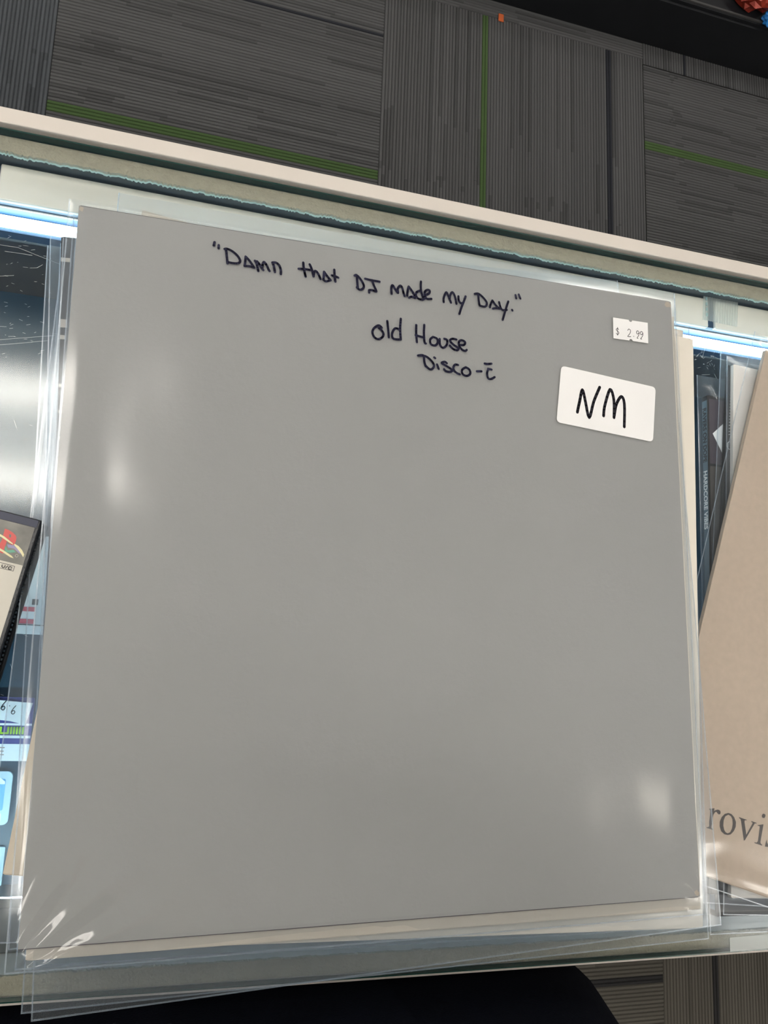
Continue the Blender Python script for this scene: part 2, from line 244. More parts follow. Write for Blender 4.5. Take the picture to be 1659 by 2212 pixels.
for k in range(-6, 6):
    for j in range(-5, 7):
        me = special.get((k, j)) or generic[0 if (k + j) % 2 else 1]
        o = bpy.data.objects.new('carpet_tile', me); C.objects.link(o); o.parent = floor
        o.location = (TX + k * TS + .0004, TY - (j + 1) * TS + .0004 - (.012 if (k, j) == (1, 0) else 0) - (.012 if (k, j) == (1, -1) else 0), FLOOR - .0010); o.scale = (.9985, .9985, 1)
tag(obj('ceiling', B(-5, 5, -5, 5, CEIL, CEIL + .08), M['ceil']), kind='structure')
for nme, a in (('wall_left', (-5.1, -5, -5, 5)), ('wall_right', (5, 5.1, -5, 5)), ('wall_front', (-5, 5, 5, 5.1)), ('wall_back', (-5, 5, -5.1, -5))):
    tag(obj(nme, B(*a, FLOOR - .1, CEIL), M['wall']), kind='structure')
for x, y, where in TROFFERS:
    t = thing('ceiling_light', 'recessed fluorescent ceiling light ' + where, 'ceiling light', (x, y, CEIL), 0, 'ceiling lights above the shop')
    bm = bmesh.new()
    for a in ((-.62, .62, .19, .22), (-.62, .62, -.22, -.19), (-.62, -.59, -.19, .19), (.59, .62, -.19, .19)): box(bm, *a, -.03, -.002)
    obj('frame', bm, M['lampframe'], t); obj('diffuser', B(-.59, .59, -.19, .19, -.012, -.004), M['lens'], t)
    for yy in (-.12, 0, .12):
        if yy == 0: continue
        obj('tube', prism([(px, yy + py) for px, py in rrect(-.58, .58, -.03, .03, .015, 4)], -.028, -.014), M['tube'], t)
t = thing('recessed_spotlight', 'small round recessed ceiling spotlight over the counter', 'ceiling light', (1.51, -.38, CEIL))
obj('trim_ring', prism([(.085 * math.cos(a * PI / 12), .085 * math.sin(a * PI / 12)) for a in range(24)], -.012, -.001), M['lampframe'], t)
obj('lens', prism([(.062 * math.cos(a * PI / 12), .062 * math.sin(a * PI / 12)) for a in range(24)], -.02, -.012), M['spot'], t)

# ---------------- the glass counter
YF, YB, X0, X1 = -.187, .228, -1.3, 1.3
case = thing('display_counter', 'glass topped display counter with a cream metal rim and a white light strip inside', 'counter', (0, 0, FLOOR))
def cz(bm, name, m, parent=None, **k):
    for v in bm.verts: v.co.z -= (FLOOR if parent is None else 0)
    return obj(name, bm, m, parent or case, **k)
gl = cz(B(X0, X1, YF, YB, -.006, 0), 'glass_top', M['glass'])
cz(B(X0, X1, YF - .0006, YF, -.0058, -.0002), 'front_glass_edge', M['glassedge'])
cz(B(X0, X1, YB, YB + .0006, -.0058, -.0002), 'rear_glass_edge', M['glassedge'])
cz(B(X0, X1, YB + .0025, YB + .0112, -.05, .0018, bev=.0006), 'rear_rim', M['alu'])
cz(B(X0, X1, YB + .0007, YB + .0025, -.05, -.006), 'rim_gap', M['dark'])
cz(B(X0, X1, YF - .0022, YF - .0007, -.03, -.0018, bev=.0003), 'front_rim', M['alu'])
def ragged(name, y_out, y_in, z0, z1, jit, m, sgn):
    bm = bmesh.new(); n = 3200; rng = random.Random(3); prev = None
    for i in range(n + 1):
        x = X0 + (X1 - X0) * i / n; yi = y_in + sgn * (rng.random() * jit + jit * .35 * math.sin(i * .31) * math.sin(i * .043)); c = [bm.verts.new(q) for q in ((x, y_out, z0), (x, yi, z0), (x, yi, z1), (x, y_out, z1))]
        if prev:
            for a in range(4): bm.faces.new((prev[a], prev[(a + 1) % 4], c[(a + 1) % 4], c[a]))
        prev = c
    return cz(bm, name, m)
ragged('rear_felt_pad', YB - .0002, .2195, -.009, -.0062, .0009, M['felt'], -1)
ragged('front_felt_pad', YF + .0004, -.1785, -.009, -.0062, .0006, M['felt'], 1)
ragged('felt_fringe', .2205, .2186, -.0087, -.0083, .0011, M['fringe'], -1)
cz(B(X0, X1, YB + .0007, YB + .0105, -1.0, -.05), 'customer_side_panel', M['panel'])
cz(B(X0, X1, .2197, YB + .0005, -.05, -.0092), 'rear_rail', M['dark'])
cz(B(X0, X1, YF - .002, -.1785, -.06, -.0092), 'front_rail', M['alu'])
cz(B(X0, X1, YF - .001, YF + .006, -1.0, -.06), 'clerk_side_panel', M['panel'])
for a in (X0, X1 - .006): cz(B(a, a + .006, YF + .007, YB, -1.0, -.0092), 'end_panel', M['panel'])
cz(B(X0, X1, YF - .001, YB + .01, FLOOR + .004, -1.0), 'plinth', M['fixture'])
# light housing: painted bar in three lengths, channel, glowing strip
for a, b in ((X0 + .02, -.1505), (-.1470, .2965), (.3020, X1 - .02)): cz(B(a, b, .1984, .2188, -.0215, -.018, bev=.0008), 'white_bar', M['bar'])
for a in (-.1505, .2965): cz(B(a, a + .0050 if a > 0 else a + .0035, .1990, .2182, -.0222, -.0195), 'joint_plate', M['channel'])
ch = cz(B(X0 + .02, X1 - .02, .2004, .2186, -.046, -.0225), 'light_channel', M['channel'])
cz(B(X0 + .02, X1 - .02, .1905, .2002, -.046, -.0378), 'channel_base', M['channel'])
cz(B(X0 + .02, X1 - .02, .1996, .2003, -.0290, -.0284), 'channel_lip', M['bar'])
cz(B(X0 + .02, X1 - .02, -.1783, -.1580, -.048, -.040, bev=.0006), 'front_light_rail', M['railgrey'])
cz(B(X0 + .03, X1 - .03, -.1578, -.1545, -.0475, -.0428), 'front_led_strip', M['led2'])
cz(B(X0 + .02, X1 - .02, -.1581, -.1540, -.0425, -.0412), 'added_led_shade', M['railgrey'])  # added lip that keeps the strip's upward light off the sleeves
cz(B(X0 + .03, X1 - .03, .1925, .1988, -.0385, -.0350, bev=.0008), 'led_strip', M['led'])
# ribbed clear tape over the joint
bm = bmesh.new(); p = [at(1522, 606, -.0165), at(1597, 628, -.0165), at(1594, 706, -.0165), at(1519, 690, -.0165)]
n = 14
for i in range(n):
    q = []
    for t, dz in ((i / n, 0), ((i + .5) / n, .0006), ((i + 1) / n, 0)):
        a = p[0].lerp(p[1], t); b = p[3].lerp(p[2], t); q.append((bm.verts.new((a.x, a.y, -.0172 + dz)), bm.verts.new((b.x, b.y, -.0172 + dz))))
    for u, v in zip(q, q[1:]): bm.faces.new((u[1], v[1], v[0], u[0]))
cz(bm, 'clear_tape', M['tape'])
bm = bmesh.new()
for i in range(7): box(bm, p[0].x + .0004, p[0].x + .0014, p[3].y + .003 + i * .0038, p[3].y + .005 + i * .0038, -.0168, -.0160)
cz(bm, 'tape_teeth', M['fringe'])
cz(prism([(.2812, -.1870), (.46, -.1850), (.46, -.1760), (.2812, -.1795)], .0001, .0003), 'front_tape', M['tape'])
shelf = cz(B(X0 + .008, X1 - .008, -.1775, .190, -.1255, -.1215), 'display_shelf', M['deck'])
cz(B(X0 + .008, X1 - .008, -.1775, -.165, -.1215, -.0485), 'sliding_door', M['casein'])
# scratches
def px(pts, z): return [(at(x, y, z).x, at(x, y, z).y) for x, y in pts]
S = [[(0, 529), (39, 535), (86, 554), (133, 572), (134, 574)], [(10, 543), (40, 547), (70, 552)], [(0, 597), (30, 595)], [(0, 734), (50, 730), (103, 726), (118, 725)], [(0, 745), (50, 741), (102, 736)],
     [(50, 577), (60, 578)], [(65, 579), (80, 579), (92, 572)], [(40, 532), (46, 532)], [(50, 530), (61, 532)], [(66, 465), (72, 472)], [(120, 478), (124, 474)], [(27, 498), (33, 500)], [(112, 503), (117, 506)],
     [(1505, 742), (1512, 752)], [(1525, 744), (1517, 772)], [(1512, 766), (1519, 774)], [(1534, 768), (1550, 774), (1565, 779)], [(1515, 810), (1533, 809)], [(1543, 808), (1548, 818)], [(1526, 736), (1530, 745)],
     [(20, 710), (28, 709)], [(18, 727), (32, 727)], [(0, 705), (14, 706)], [(30, 907), (36, 925)], [(64, 918), (70, 920)], [(22, 1434), (26, 1444)], [(60, 1375), (50, 1370)], [(2, 1500), (8, 1502)]]
rng = random.Random(11)
for _ in range(46):
    x, y = rng.uniform(0, 118), rng.uniform(505, 775); a = rng.uniform(-.5, .5); l = rng.uniform(2, 9); S.append([(x, y), (x + l * math.cos(a), y + l * math.sin(a))])
for _ in range(40):
    x, y = rng.uniform(1500, 1560), rng.uniform(735, 800); a = rng.uniform(0, 3); l = rng.uniform(1.5, 6); S.append([(x, y), (x + l * math.cos(a), y + l * math.sin(a))])
o = cz(pen([px(s, 0) for s in S], .00010, .00012, False), 'scratches', M['scratch']); o['kind'] = 'stuff'
S = [[(58, 863), (80, 870), (95, 874)], [(70, 868), (60, 880)], [(75, 880), (95, 872)], [(53, 945), (53, 962)], [(92, 955), (93, 990)], [(38, 993), (96, 992)], [(5, 1042), (44, 1100)], [(50, 1103), (82, 1048)], [(56, 1073), (68, 1088)], [(34, 1055), (62, 1010)], [(60, 1062), (64, 1064)], [(15, 830), (40, 845)], [(0, 985), (15, 990)], [(98, 905), (103, 930)]]
for _ in range(60):
    x, y = rng.uniform(0, 100), rng.uniform(800, 1090); l = rng.uniform(2, 8); S.append([(x, y), (x + l * .75, y + l * .65)])
o = cz(pen([px(s, 0) for s in S], .00009, .00012, False), 'dark_scratches', M['darkscratch']); o['kind'] = 'stuff'

# ---------------- goods inside the case, on the black shelf
ZS = -.1213
def cardbox(name, label, cat, x0, x1, y0, y1, h, m, r=.001):
    t = thing(name, label, cat, ((x0 + x1) / 2, (y0 + y1) / 2, ZS)); hw, hh = (x1 - x0) / 2, (y1 - y0) / 2
    obj('card', prism(rrect(-hw, hw, -hh, hh, r), 0, h), m, t); return t, hw, hh, h
t, hw, hh, h = cardbox('striped_package', 'white boxed package with two red stripes under the glass', 'package', -.170, -.098, -.0235, .036, .0015, M['whitecard'])
for y0 in (-.0105, -.0178): obj('red_stripe', B(hw - .050, hw - .0158, y0 + .0005 - (-.0235 + .036) / 2, y0 + .0032 - (-.0235 + .036) / 2, h, h + .0002), M['redstripe'], t)
obj('grey_line', B(-hw, hw, -hh + .0052, -hh + .0058, h, h + .0002), M['printgrey'], t)
obj('logo_dot', B(hw - .018, hw - .0145, -hh + .0175, -hh + .021, h, h + .0002), M['printgrey'], t)
t, hw, hh, h = cardbox('card_pack', 'navy and lime card pack with a white price tag under the glass', 'package', -.190, -.1085, -.0965, -.0605, .004, M['purple'])
def lb(x0, x1, y0, y1, m, nm, z=.0002): obj(nm, B(x0, x1, y0, y1, h, h + z), M[m], t)
lb(-hw, hw, -hh, -hh + .0095, 'whitecard', 'white_base_band'); lb(-hw, hw, -hh + .0128, -hh + .0143, 'whitecard', 'thin_white_band')
lb(-hw, hw, -hh + .0200, -hh + .0212, 'whitecard', 'upper_white_band', .00022)
obj('lime_lettering', pen([[(hw - .0165 - k * .009, -hh + .0188), (hw - .0165 - k * .009, -hh + .0156), (hw - .0130 - k * .009, -hh + .0156)] for k in range(5)] + [[(hw - .0125 + k * .0016, -hh + .0155), (hw - .0125 + k * .0016, -hh + .0188)] for k in range(6)], .0011, h + .0004, False), M['lime'], t)
obj('base_letter', pen([[(hw - .0135, -hh + .0075), (hw - .0165, -hh + .0075), (hw - .0165, -hh + .0035), (hw - .0135, -hh + .0035)], [(hw - .0165, -hh + .0055), (hw - .0138, -hh + .0055)]], .0006, h + .0004, False), M['brown'], t)
pt_ = obj('price_tag', prism([(-hw, -hh + .029), (hw - .012, -hh + .0225), (hw - .0035, -hh + .0205), (hw - .0005, -hh + .033), (hw - .0075, -hh + .0335), (-hw, -hh + .0385)], h + .0006, h + .0012), M['whitecard'], t)
def six(x, y, s): return [(x + .6 * s, y + 1.6 * s), (x + .1 * s, y + .9 * s), (x - .1 * s, y + .3 * s), (x + .25 * s, y), (x + .55 * s, y + .35 * s), (x + .3 * s, y + .7 * s), (x, y + .45 * s)]
obj('price_writing', pen([six(hw - .0172, -hh + .0287, .0032), six(hw - .0115, -hh + .0265, .0030), [(hw - .0132, -hh + .0312), (hw - .0130, -hh + .0311)]], .0005, h + .0014), M['blackink'], pt_)
t, hw, hh, h = cardbox('memory_card_pack', 'pale blue blister pack with rounded corners and a sky blue card', 'package', -.165, -.1158, -.1320, -.1025, .003, M['paleblue'], .003)
obj('blue_card', prism(rrect(-hw + .003, hw - .0035, -hh + .008, hh - .004, .001), h, h + .0003), M['sky'], t)
obj('white_corner', prism([(hw - .012, hh - .0035), (hw - .0065, hh - .0035), (hw - .0038, hh - .0055), (hw - .0038, hh - .007), (hw - .012, hh - .007)], h + .0003, h + .0005), M['whitecard'], t)
obj('brown_bar', B(hw - .02, hw - .006, -hh + .0075, -hh + .0105, h + .0003, h + .0005), M['brown'], t)
obj('memory_chip', B(hw - .02, hw - .007, hh - .0130, hh - .0085, h + .0004, h + .0012, bev=.0002), M['whitecard'], t)
obj('bottom_label', prism(rrect(-hw + .004, hw - .004, -hh + .0015, -hh + .0065, .001), h, h + .0002), M['whitecard'], t)
t, hw, hh, h = cardbox('pale_blue_box', 'plain pale blue box at the clerk edge of the shelf', 'package', -.165, -.1156, -.1650, -.1440, .003, M['paleblue'], .0008)
t, hw, hh, h = cardbox('small_tag', 'small pale tag with rounded corners under the glass right of the grey record', 'tag', .3150, .3275, .148, .170, .001, M['whitecard'], .002)

# ---------------- records in poly sleeves
PITCH, THK = .0039, .0030
def slot(i): return .0008 + PITCH * i
def jacket(t, w, h, z0, z1, m, spine=True):
    bm = bmesh.new(); b = .0006
    box(bm, 0, w, 0, h, z1 - b, z1, bev=.0002)                        # front board
    box(bm, 0, w, 0, h, z0, z0 + b, bev=.0002)                        # back board
    box(bm, 0, b, .0003, h - .0003, z0 + b, z1 - b, mi=1)                   # closed left side
    box(bm, b, w - .001, -.0003, b, z0, z1 - .0003, mi=1); box(bm, b, w - .001, h - b, h + .0003, z0, z1 - .0003, mi=1)
    return obj('jacket', bm, [m, M['plum'] if m == M['grey'] else m], t)  # grey jacket's dark plum walls paint in its shadow line
def film_mesh(sr, jr, z0, z1, zm, wr=0, n=44, top=True, seed=0, jn=None):
    """one sheet of a poly sleeve; sr = sleeve rect (x,y,w,h,angle) in the record's frame, draped over the jacket rect"""
    x0, y0, w, h, a = sr; ca, sa = math.cos(a), math.sin(a); V = []; F = []
    ticks = lambda L: [L * (.5 - .5 * math.cos(PI * k / n)) * .55 + L * k / n * .45 for k in range(n + 1)]
    rs = np.random.RandomState(seed); ph = rs.rand(40) * 7; U_ = ticks(w); W_ = ticks(h)
    for v in W_:
        for u in U_:
            X, Y = x0 + ca * u - sa * v, y0 + sa * u + ca * v
            d = max(-X, X - jr[0], -Y, Y - jr[1], 0); di = min(X, jr[0] - X, Y, jr[1] - Y)
            k = max(0, 1 - d / .0055); k = k * k * (3 - 2 * k); s = 1 if top else -1
            tgt = (z1 + .00035) if top else (z0 - .00035); zz = zm + s * .00012 + (tgt - zm - s * .00012) * k
            if wr and top:
                eu, ev = min(u, w - u), min(v, h - v)
                el = math.exp(-(max(0, u - .006) / .011) ** 2) + .9 * math.exp(-((w - u) / .014) ** 2)     # side bulges
                el *= min(1, v / .02) * min(1, (h - v) / .03)
                bulge = el * (.85 + .15 * math.sin(v * 23 + ph[0])) * .0017
                co = 1.3 * math.exp(-((u ** 2 + v ** 2) ** .5 / .034) ** 2) + math.exp(-(((w - u) ** 2 + v ** 2) ** .5 / .013) ** 2)
                an = math.atan2(v + .004, min(u, w - u) + .004)
                cr = co * (.5 + .5 * math.sin(an * 17 + ph[1])) * .0032 * min(1, min(eu, ev) / .003)
                bot = math.exp(-((v - .009) / .006) ** 2) * (.5 + .5 * math.sin(u * 55 + 3 * math.sin(u * 17))) * .0004
                swell = .0006 * math.sin(u / w * PI) * math.sin(v / h * PI)
                zz += wr * (bulge + cr + bot + swell + .00012 * math.sin(u * 130 + v * 25 + ph[2]) * math.sin(v * 30 + ph[3]))
            elif wr: zz -= .00005 * math.sin(u * 80) * math.sin(v * 60)
            V.append((X, Y, zz))
    m_ = n + 1
    for j in range(n):
        for i in range(n):
            q = (j * m_ + i, j * m_ + i + 1, (j + 1) * m_ + i + 1, (j + 1) * m_ + i); F.append(q if top else q[::-1])
    return V, [], F
def sleeve(t, sr, jr, z0, z1, wr, seed, m='film2', n=44):
    zm = (z0 + z1) / 2
    a, _, fa = film_mesh(sr, jr, z0, z1, zm, wr, n, True, seed); b, _, fb = film_mesh(sr, jr, z0, z1, zm, wr, max(12, n // 3), False, seed)
    k = len(a); s = obj('poly_sleeve', (a + b, [], fa + [tuple(i + k for i in f) for f in fb]), M[m], t, smooth=True)
    x0, y0, w, h, an = sr; bm = bmesh.new(); e = .0006
    for r in ((0, w, 0, e), (0, e, e, h), (w - e, w, e, h)): box(bm, *r, zm - .00014, zm + .00014)
    bm.transform(Matrix.Translation((x0, y0, 0)) @ Matrix.Rotation(an, 4, 'Z')); obj('welded_seam', bm, M['seam'], s)
    return s
def record(label, i, bl, th, m, sl=None, sth=None, w=.315, h=.315, z=None, wr=.05, group='records in the tall stack', slw=.3235, slh=.330, fm='film2', inner=None, name='vinyl_record', n=26):
    z0, z1 = z or (slot(i), slot(i) + THK); th = math.radians(th)
    t = thing(name, label, 'record', (bl[0], bl[1], z0), th, group); T = z1 - z0
    j = jacket(t, w, h, 0, T, M[m])
    if inner: obj('inner_sleeve', B(.004, w + inner, .004, h - .004, T * .45, T * .55), M['cream2'], t)
    if sl:
        d = Vector((sl[0] - bl[0], sl[1] - bl[1])); c, s = math.cos(-th), math.sin(-th); a = math.radians(sth) - th
        sleeve(t, (c * d.x - s * d.y, s * d.x + c * d.y, slw, slh, a), (w, h), 0, T, wr, i, fm, n)
    return t
g0 = 'records in the tall stack'
record('dark blue record jacket lying on the glass, lowest of the tall stack', 0, (-.090, -.150), 2.4, 'navy', (-.0945, -.160), 3.0)
record('dark plum record jacket second from the bottom of the tall stack', 1, (-.094, -.152), 2.6, 'plum', (-.1002, -.1640), 3.0)
record('white record jacket third from the bottom of the tall stack', 2, (-.092, -.152), .4, 'white', (-.1125, -.160), -.5, slw=.337)
t = record('black record jacket with cream marks along its left edge, low in the tall stack', 3, (-.0848, -.147), 4.7, 'black', (-.0895, -.154), 4.7)
rng = random.Random(5)
for k, (y, l) in enumerate(((.302, .003), (.268, .006), (.262, .003), (.238, .002), (.225, .002), (.212, .002), (.196, .007), (.180, .002), (.168, .002), (.15, .004), (.12, .003), (.09, .002), (.06, .003))):
    obj('cream_mark', B(.0002, .0045 - (k % 3) * .001, y, y + l * .7, THK + .00002, THK + .00012), M['cream'], t)
record('small white ten inch record jacket sandwiched low in the tall stack', 4, (-.060, -.110), 1.0, 'white', None, w=.255, h=.255)
record('bare tan paper record cover turned clockwise, its left edge sticking out of the stack', 5, (-.1044, -.1288), -5.6, 'tan', None)
record('white record jacket whose clear sleeve sticks out past the far edge of the stack', 6, (-.0775, -.137), .6, 'white', (-.0822, -.1395), .6)
record('dark blue record jacket in the middle of the tall stack', 7, (-.089, -.149), 1.8, 'navy', (-.0935, -.157), 2.0)
record('white record jacket just above the dark blue one in the tall stack', 8, (-.086, -.148), .3, 'white', (-.092, -.158), .8)
record('cream record jacket fifth from the top of the tall stack', 9, (-.083, -.150), -.2, 'cream', (-.0870, -.162), 0, slw=.3255)
record('plum record jacket fourth from the top of the tall stack', 10, (-.088, -.148), .8, 'plum', (-.0946, -.1618), 1.0)
record('pale cream record jacket third from the top, showing along bottom and right', 11, (-.0865, -.1538), -1.0, 'cream2', (-.0904, -.1768), 2.0, wr=.1)
record('cream record jacket lying directly under the grey one', 12, (-.0905, -.1555), 1.1, 'cream', (-.0862, -.1785), 3.6, slw=.3245, wr=.1)
G = record('plain grey record jacket with a handwritten title and two stickers, on top of the stack', 13, (-.0935, -.1503), 1.38, 'grey', (-.0977, -.1596), 1.4, slh=.3275, wr=1.0, fm='film', inner=.0012, n=110)
T = THK; ZT = T + .0009
for c, (x, y, r) in enumerate(((.3128, .3128, .0022), (.0012, .3135, .0014), (.313, .002, .0016))):
    rg = random.Random(c); obj('worn_corner', prism([(x + r * math.cos(a * .7) * rg.uniform(.5, 1.1), y + r * math.sin(a * .7) * rg.uniform(.5, 1.1)) for a in range(9)], T + .00001, T + .00006), M['edge'], G)
obj('handwriting', pen(mm(HAND), .00122, ZT), M['ink'], G)
def quad_rr(q, r, n=6):                                  # rounded-corner quadrilateral
    out = []
    for i in range(4):
        p, a, b = Vector(q[i]), Vector(q[i - 1]), Vector(q[(i + 1) % 4]); u = (a - p).normalized() * r; v = (b - p).normalized() * r
        for k in range(n + 1):
            t_ = k / n; out.append(tuple(p + u * (1 - t_) ** 2 + v * t_ ** 2))
    return out
q = [(.2440, .2681), (.3017, .2627), (.2984, .2316), (.2404, .2369)][::-1]
st = obj('grade_sticker', prism(quad_rr(q, .0026), ZT, ZT + .00022), M['label'], G); obj('lettering', pen(mm(NM), .00172, ZT + .00026), M['blackink'], st)
A, Bq, Cq, Dq = [Vector(v) for v in ((.2765, .2996), (.2984, .2995), (.2982, .2876), (.2763, .2876))]
def notch(a, b, s):
    m_ = a.lerp(b, .5); d = (b - a).normalized(); nn = Vector((-d.y, d.x)) * s
    return [tuple(m_ + d * (.00105 * math.cos(PI - k * PI / 6)) + nn * (.00105 * math.sin(k * PI / 6))) for k in range(7)]
loop = [tuple(A)] + notch(A, Bq, -1) + [tuple(Bq), tuple(Cq)] + notch(Cq, Dq, -1) + [tuple(Dq)]
st = obj('price_sticker', prism(loop[::-1], ZT, ZT + .0002), M['label'], G); obj('lettering', pen(mm(PRICE), .00034, ZT + .00024), M['blackink'], st)

# right-hand pile
g1 = 'records in the low pile'
N0 = record('thick charcoal record box with a lettered spine, lying on the glass', 0, (.2676, -.1660), -1.24, 'black', (.2655, -.1765), -.6, z=(.0008, .0062), h=.306, group=g1, name='record_box')
obj('cover_print', B(.0012, .31, .002, .304, .0054, .00546), M['charcoal'], N0)
obj('dark_cover_shape', prism([(.0012, .262), (.0012, .304), (.016, .304), (.013, .268), (.0085, .262)][::-1], .00547, .00550), M['plum'], N0)
obj('white_diamond', prism([(.0035, .2815), (.027, .3035), (.022, .250)][::-1], .00552, .00556), M['whitecard'], N0)
obj('black_stripe', B(.0012, .020, .2605, .262, .00552, .00556), M['black'], N0)
obj('spine_strip', B(-.00003, .0002, .003, .303, .0004, .0050), mat('slate_spine_hazed', (.13, .19, .24), .35), N0)  # slate print tone also carries painted film haze and LED glow
for body, y, mt, sx in (('RAVERS ON DOPE', .2985, 'black', .92), ('HARDCORE VIBES', .2578, 'whitecard', .98)):
    mw = Matrix(((0, 0, -1, -.00005), (-1, 0, 0, y), (0, 1, 0, .0010), (0, 0, 0, 1)))
    text('spine_lettering', body, .0047, M[mt], N0, mw, off=.00012, space=1.0, sx=sx)
N1 = record('black record jacket turned slightly clockwise between the lettered box and the white one', 1, (.2605, -.153), -5.0, 'black', (.2551, -.158), -5.0, z=(.0071, .0097), group=g1)
obj('ring_mark', pen([[(.0030 + .0017 * math.cos(a * PI / 8), .262 + .0024 * math.sin(a * PI / 8)) for a in range(17)]], .00035, .0026 + .0004, False), M['whitecard'], N1)
obj('small_lettering', pen([[(.0022, y / 1000), (.0044, y / 1000 + .0008)] for y in range(269, 298, 2)], .0004, .0030, False), M['label'], N1)
N2 = record('white record jacket with a black dot in the low pile, under the brown one', 2, (.2725, -.1546), -3.0, 'white', (.2680, -.164), -3.0, z=(.0106, .0136), group=g1)
obj('black_dot', prism([(.0040 + .0028 * math.cos(a * PI / 8), .2415 + .005 * math.sin(a * PI / 8)) for a in range(16)], .0031, .0032), M['black'], N2)
N3 = record('brown kraft record jacket with large dark serif letters, turned clockwise', 3, (.2154, -.1299), -17.34, 'kraft', (.2060, -.1330), -17.0, z=(.0164, .0194), group=g1, wr=1.0, fm='film', n=80)
obj('serif_lettering', bmesh.new(), M['printgrey'], N3) if False else outline('serif_lettering', [[(x / 1000, y / 1000) for x, y in l] for l in ROV], M['printgrey'], N3, .0031, .00003, bez=False)

# ---------------- game case on the glass at the left
gc = thing('game_case', 'black plastic game case with grey cover art and a red letter on the glass', 'game case', (-.1067, .0255, .0002), math.radians(-10.25))
W_, H_, D_ = .135, .190, .0138
bm = bmesh.new(); box(bm, -W_, .0040, -H_, 0, 0, .0022, bev=.0008); box(bm, -W_, .0018, -H_, 0, D_ - .0022, D_, bev=.0008)
obj('shell', bm, M['plastic'], gc)
obj('side_wall', B(-W_ + .001, .0010, -H_ + .001, -.001, .0022, D_ - .0022), M['plastic'], gc)
bm = bmesh.new()
for i in range(90): box(bm, .0010, .0022, -H_ + .004 + i * .0020, -H_ + .0050 + i * .0020, .004, D_ - .004)
o = obj('ribbed_grip', bm, M['casein'], gc)
obj('title_bar', B(-W_ + .003, .0004, -.0040, -.0006, D_, D_ + .0003), M['navy'], gc)
ar = obj('cover_art', B(-W_ + .003, -.0004, -.0223, -.0042, D_ + .00002, D_ + .0002), M['art'], gc)
pa = obj('paper_insert', B(-W_ + .003, -.0004, -H_ + .006, -.0224, D_ + .00002, D_ + .0002), M['paper'], gc)
def gl_(x, y):
    p = at(x, y, D_ + .0005); d = Vector((p.x + .1067, p.y - .0255)); a = math.radians(10.25); return (d.x * math.cos(a) - d.y * math.sin(a), d.x * math.sin(a) + d.y * math.cos(a))
cx = lambda pts: [gl_(x / 15.8, 1100 + y / 15.8) for x, y in pts]
za = D_ + .0003
outline('red_letter', [cx([(165, 660), (280, 700), (430, 790), (540, 900), (560, 960), (545, 1080), (500, 1190), (420, 1230), (300, 1150), (235, 1080), (200, 1200), (130, 1400), (180, 1480), (80, 1510), (-120, 1400), (-60, 1300), (60, 1050), (130, 800)]), cx([(320, 850), (380, 870), (375, 950), (350, 970), (310, 940)])], M['casered'], gc, za, .00003)
outline('green_shape', [cx([(180, 1250), (230, 1330), (260, 1400), (470, 1390), (540, 1470), (330, 1490), (190, 1450), (160, 1350)])], M['green'], gc, za + .0001, .00003)
outline('violet_shape', [cx([(240, 1200), (480, 1230), (620, 1380), (720, 1530), (640, 1500), (480, 1340), (280, 1310)])], M['violet'], gc, za + .0001, .00003)
outline('flare_streak', [cx([(500, 1180), (640, 1260), (760, 1400), (830, 1550), (790, 1640), (720, 1520), (600, 1360), (480, 1220)]), ], M['yellow'], gc, za + .0002, .00003)  # holographic flare painted as flat streaks, here and in the next two
outline('lower_flare', [cx([(-80, 1280), (150, 1420), (400, 1590), (470, 1680), (350, 1640), (80, 1460), (-80, 1370)]), ], M['yellow'], gc, za + .0002, .00003)
outline('upper_flare', [cx([(-80, 800), (150, 930), (430, 1160), (470, 1220), (330, 1150), (60, 960), (-80, 890)])], M['yellow'], gc, za + .0003, .00003)
obj('trademark_ring', pen([[(gl_(36, 1200.5)[0] + .0006 * math.cos(a * PI / 6), gl_(36, 1200.5)[1] + .0006 * math.sin(a * PI / 6)) for a in range(13)]], .0002, za, False), M['paper'], gc)
obj('region_box', pen([[cx([q])[0] for q in ((-60, 1800), (500, 1950), (450, 2110), (-60, 1990))]], .00022, za, False), M['printgrey'], gc)
obj('region_lettering', pen([cat(cx([(80, 1900), (60, 1950), (100, 1990), (150, 1980), (175, 1920)])), cx([(190, 2010), (265, 1935)]), cat(cx([(405, 1995), (350, 1960), (290, 1990), (290, 2040), (340, 2050), (395, 2040)]))], .00038, za, False), M['printgrey'], gc)

# ---------------- low black shop fixture across the aisle
fx = thing('shop_fixture', 'low black display base across the carpeted aisle', 'display base', (.5, 1.388, FLOOR))
obj('plinth', B(-.3, 2.6, 0, .8, 0, .122), M['fixture'], fx); obj('deck_board', B(-.3, 2.6, .006, .8, .122, .130), M['fixture'], fx)
obj('deck_lip', B(-.3, 2.6, .010, .0145, .130, .134), M['lip_metal'], fx)
def crumple(name, label, cat_, x, y, sx, sy, sz, m, seed, ztop=FLOOR + .130):
    t = thing(name, label, cat_, (x, y, ztop)); rs = random.Random(seed); bm = bmesh.new(); bmesh.ops.create_icosphere(bm, subdivisions=3, radius=1)
    for v in bm.verts:
        k = 1 + rs.uniform(-.22, .22); v.co = Vector((v.co.x * sx * k, v.co.y * sy * k, max(0, v.co.z * sz * k + sz)))
    obj('wrapper', bm, m, t); return t
p = at(1632, 2, FLOOR + .16); crumple('foil_packet', 'crinkled dark red foil packet on the black display base', 'packet', p.x, p.y + .03, .055, .045, .028, M['foilred'], 1, FLOOR + .1305)
crumple('foil_packet', 'crinkled red foil packet at the picture edge, right of the darker one', 'packet', p.x + .15, p.y + .02, .055, .05, .030, M['foilred'], 2, FLOOR + .1305)
